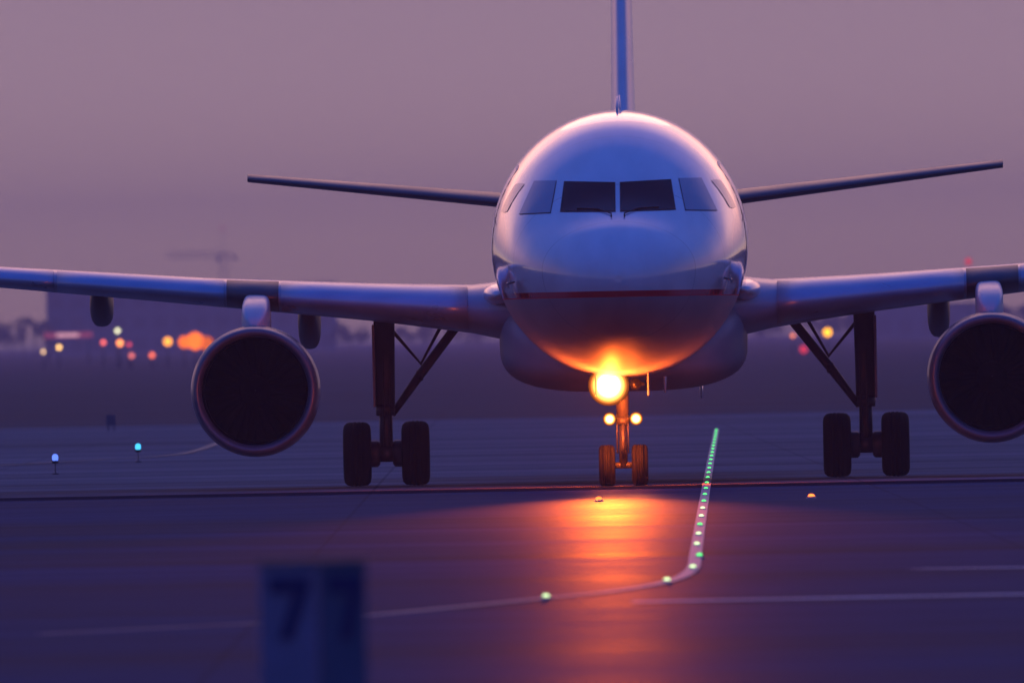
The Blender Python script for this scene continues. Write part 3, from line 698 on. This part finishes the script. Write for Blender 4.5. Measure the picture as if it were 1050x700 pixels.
lamp_post(993, 268, 3600, .5, (1, .05, .08), .9, 'tall mast with a dim red light showing just above the right wing')
# tower crane, faint in the haze
CD = 9000.0; c0 = at(229, 262, CD)
cr = empty('tower_crane', (c0.x, CD, -.02)); tag(cr, 'faint hazy tower crane far beyond the left wing', 'crane')
M['crane'] = mat('crane steel', (.06, .06, .07), .6)
def lattice(mb, a, b, w, n, up):
    a, b = Vector(a), Vector(b); d = (b-a).normalized(); s1 = Vector((0, 1, 0)); s2 = d.cross(s1)
    cs = [(s1*i + s2*j)*w/2 for i, j in ((-1, -1), (1, -1), (1, 1), (-1, 1))]
    for c in cs: mb.tube([a+c, b+c], .12, 5)
    for k in range(n):
        p, q = a+(b-a)*k/n, a+(b-a)*(k+1)/n
        for i in range(4): mb.tube([p+cs[i], q+cs[(i+1) % 4]], .06, 4)
mb = MB(); lattice(mb, (0, 0, 0), (0, 0, c0.z+1.2), 2.7, 14, 0); mb.build('mast', M['crane'], cr)
xl = at(170, 255, CD).x - c0.x; xr = at(240, 262, CD).x - c0.x
mb = MB(); lattice(mb, (xr, 0, c0.z), (xl, 0, c0.z+.6), 1.9, 14, 0); mb.build('jib', M['crane'], cr)
mb = MB(); mb.box((xr-.4, -1.4, c0.z-1.4), (xr+1.2, 1.4, c0.z-.4)); mb.build('counterweight', M['crane'], cr)
mb = MB(); mb.box((-2.4, -1.0, c0.z-2.0), (-1.4, 1.0, c0.z-.6)); mb.build('cab', M['crane'], cr)
mb = MB(); mb.lathe([(-.8, .01), (0, .8), (.8, .01)], (0, 0, at(225, 234, CD).z), 'Z', 10); mb.build('red_beacon', emission('crane beacon', (1, .08, .1), .5), cr)
mb = MB(); mb.tube([(0, 0, c0.z), (0, 0, at(225, 234, CD).z)], .1, 5); mb.build('apex_post', M['crane'], cr)
# trees on the far boundary
def tree(px, d, h, w, label, seed):
    r = random.Random(seed); x = at(px, 360, d).x; o = empty('tree', (x, d, -.02)); tag(o, label, 'tree', 'trees on the far boundary')
    mb = MB(); mb.tube([(0, 0, 0), (.05, 0, h*.35), (.1, .05, h*.7)], [.16, .12, .05], 7)
    for k in range(5):
        a = r.uniform(0, 2*PI); mb.tube([(.05, 0, h*.35), (math.cos(a)*w*.3, math.sin(a)*w*.3, h*r.uniform(.55, .8))], [.07, .02], 5)
    mb.build('trunk', M['bark'], o)
    mb = MB(); cl = [(r.uniform(-.36, .36)*w, r.uniform(-.36, .36)*w, h*r.uniform(.4, .88), r.uniform(.16, .30)*w) for _ in range(9)]
    for k in range(420):
        cx_, cy_, cz_, cr_ = r.choice(cl); v = Vector((r.gauss(0, 1), r.gauss(0, 1), r.gauss(0, 1))).normalized()*cr_*r.uniform(.4, 1.05)
        p = Vector((cx_, cy_, cz_)) + Vector((v.x, v.y, v.z*.8)); n_ = Vector((r.gauss(0, 1), r.gauss(0, 1), r.gauss(0, 1))).normalized(); a = n_.orthogonal().normalized(); b = n_.cross(a); s_ = r.uniform(.10, .2)*w*.35
        mb.add([p+a*s_, p+b*s_*.6, p-a*s_, p-b*s_*.6], [(0, 1, 2, 3)], 0, False)
    mb.build('crown', M['leaf'], o)
td = 5700
for i, (px, h, w) in enumerate(((-4, 4.4, 4.0), (13, 4.6, 3.2), (24, 5.3, 2.6), (36, 4.9, 3.2), (47, 4.3, 3.4))):
    tree(px, td+i*37 % 90, h*1.8, w*1.8, ['hazy round tree cut by the left edge of the photo', 'hazy tree second in from the left edge of the photo', 'hazy tree standing tallest in the far left clump', 'hazy tree with broad crown left of the pinkish sign', 'hazy low tree touching the left end of the pinkish sign'][i], i)
for i, (px, h, w) in enumerate(((360, 3.6, 4.6), (425, 3.2, 5.0), (480, 3.4, 5.0), (790, 3.2, 5.0), (842, 3.5, 5.0), (868, 3.9, 4.0), (1020, 4.2, 5), (1046, 3.9, 5))):
    tree(px, 5750+i*53 % 160, h*1.75, w*1.8, ['hazy low tree between the left engine and the left wheels', 'hazy low tree seen between the left wheel strut and its brace', 'hazy low tree between the left wheels and the fuselage', 'hazy low tree beside the fuselage under the right wing root', 'hazy low tree below the yellow-orange lamp', 'hazy low tree behind the right wheel strut', 'hazy tree hidden mostly by the right engine', 'hazy tree behind the right engine at the edge of the photo'][i], 20+i)
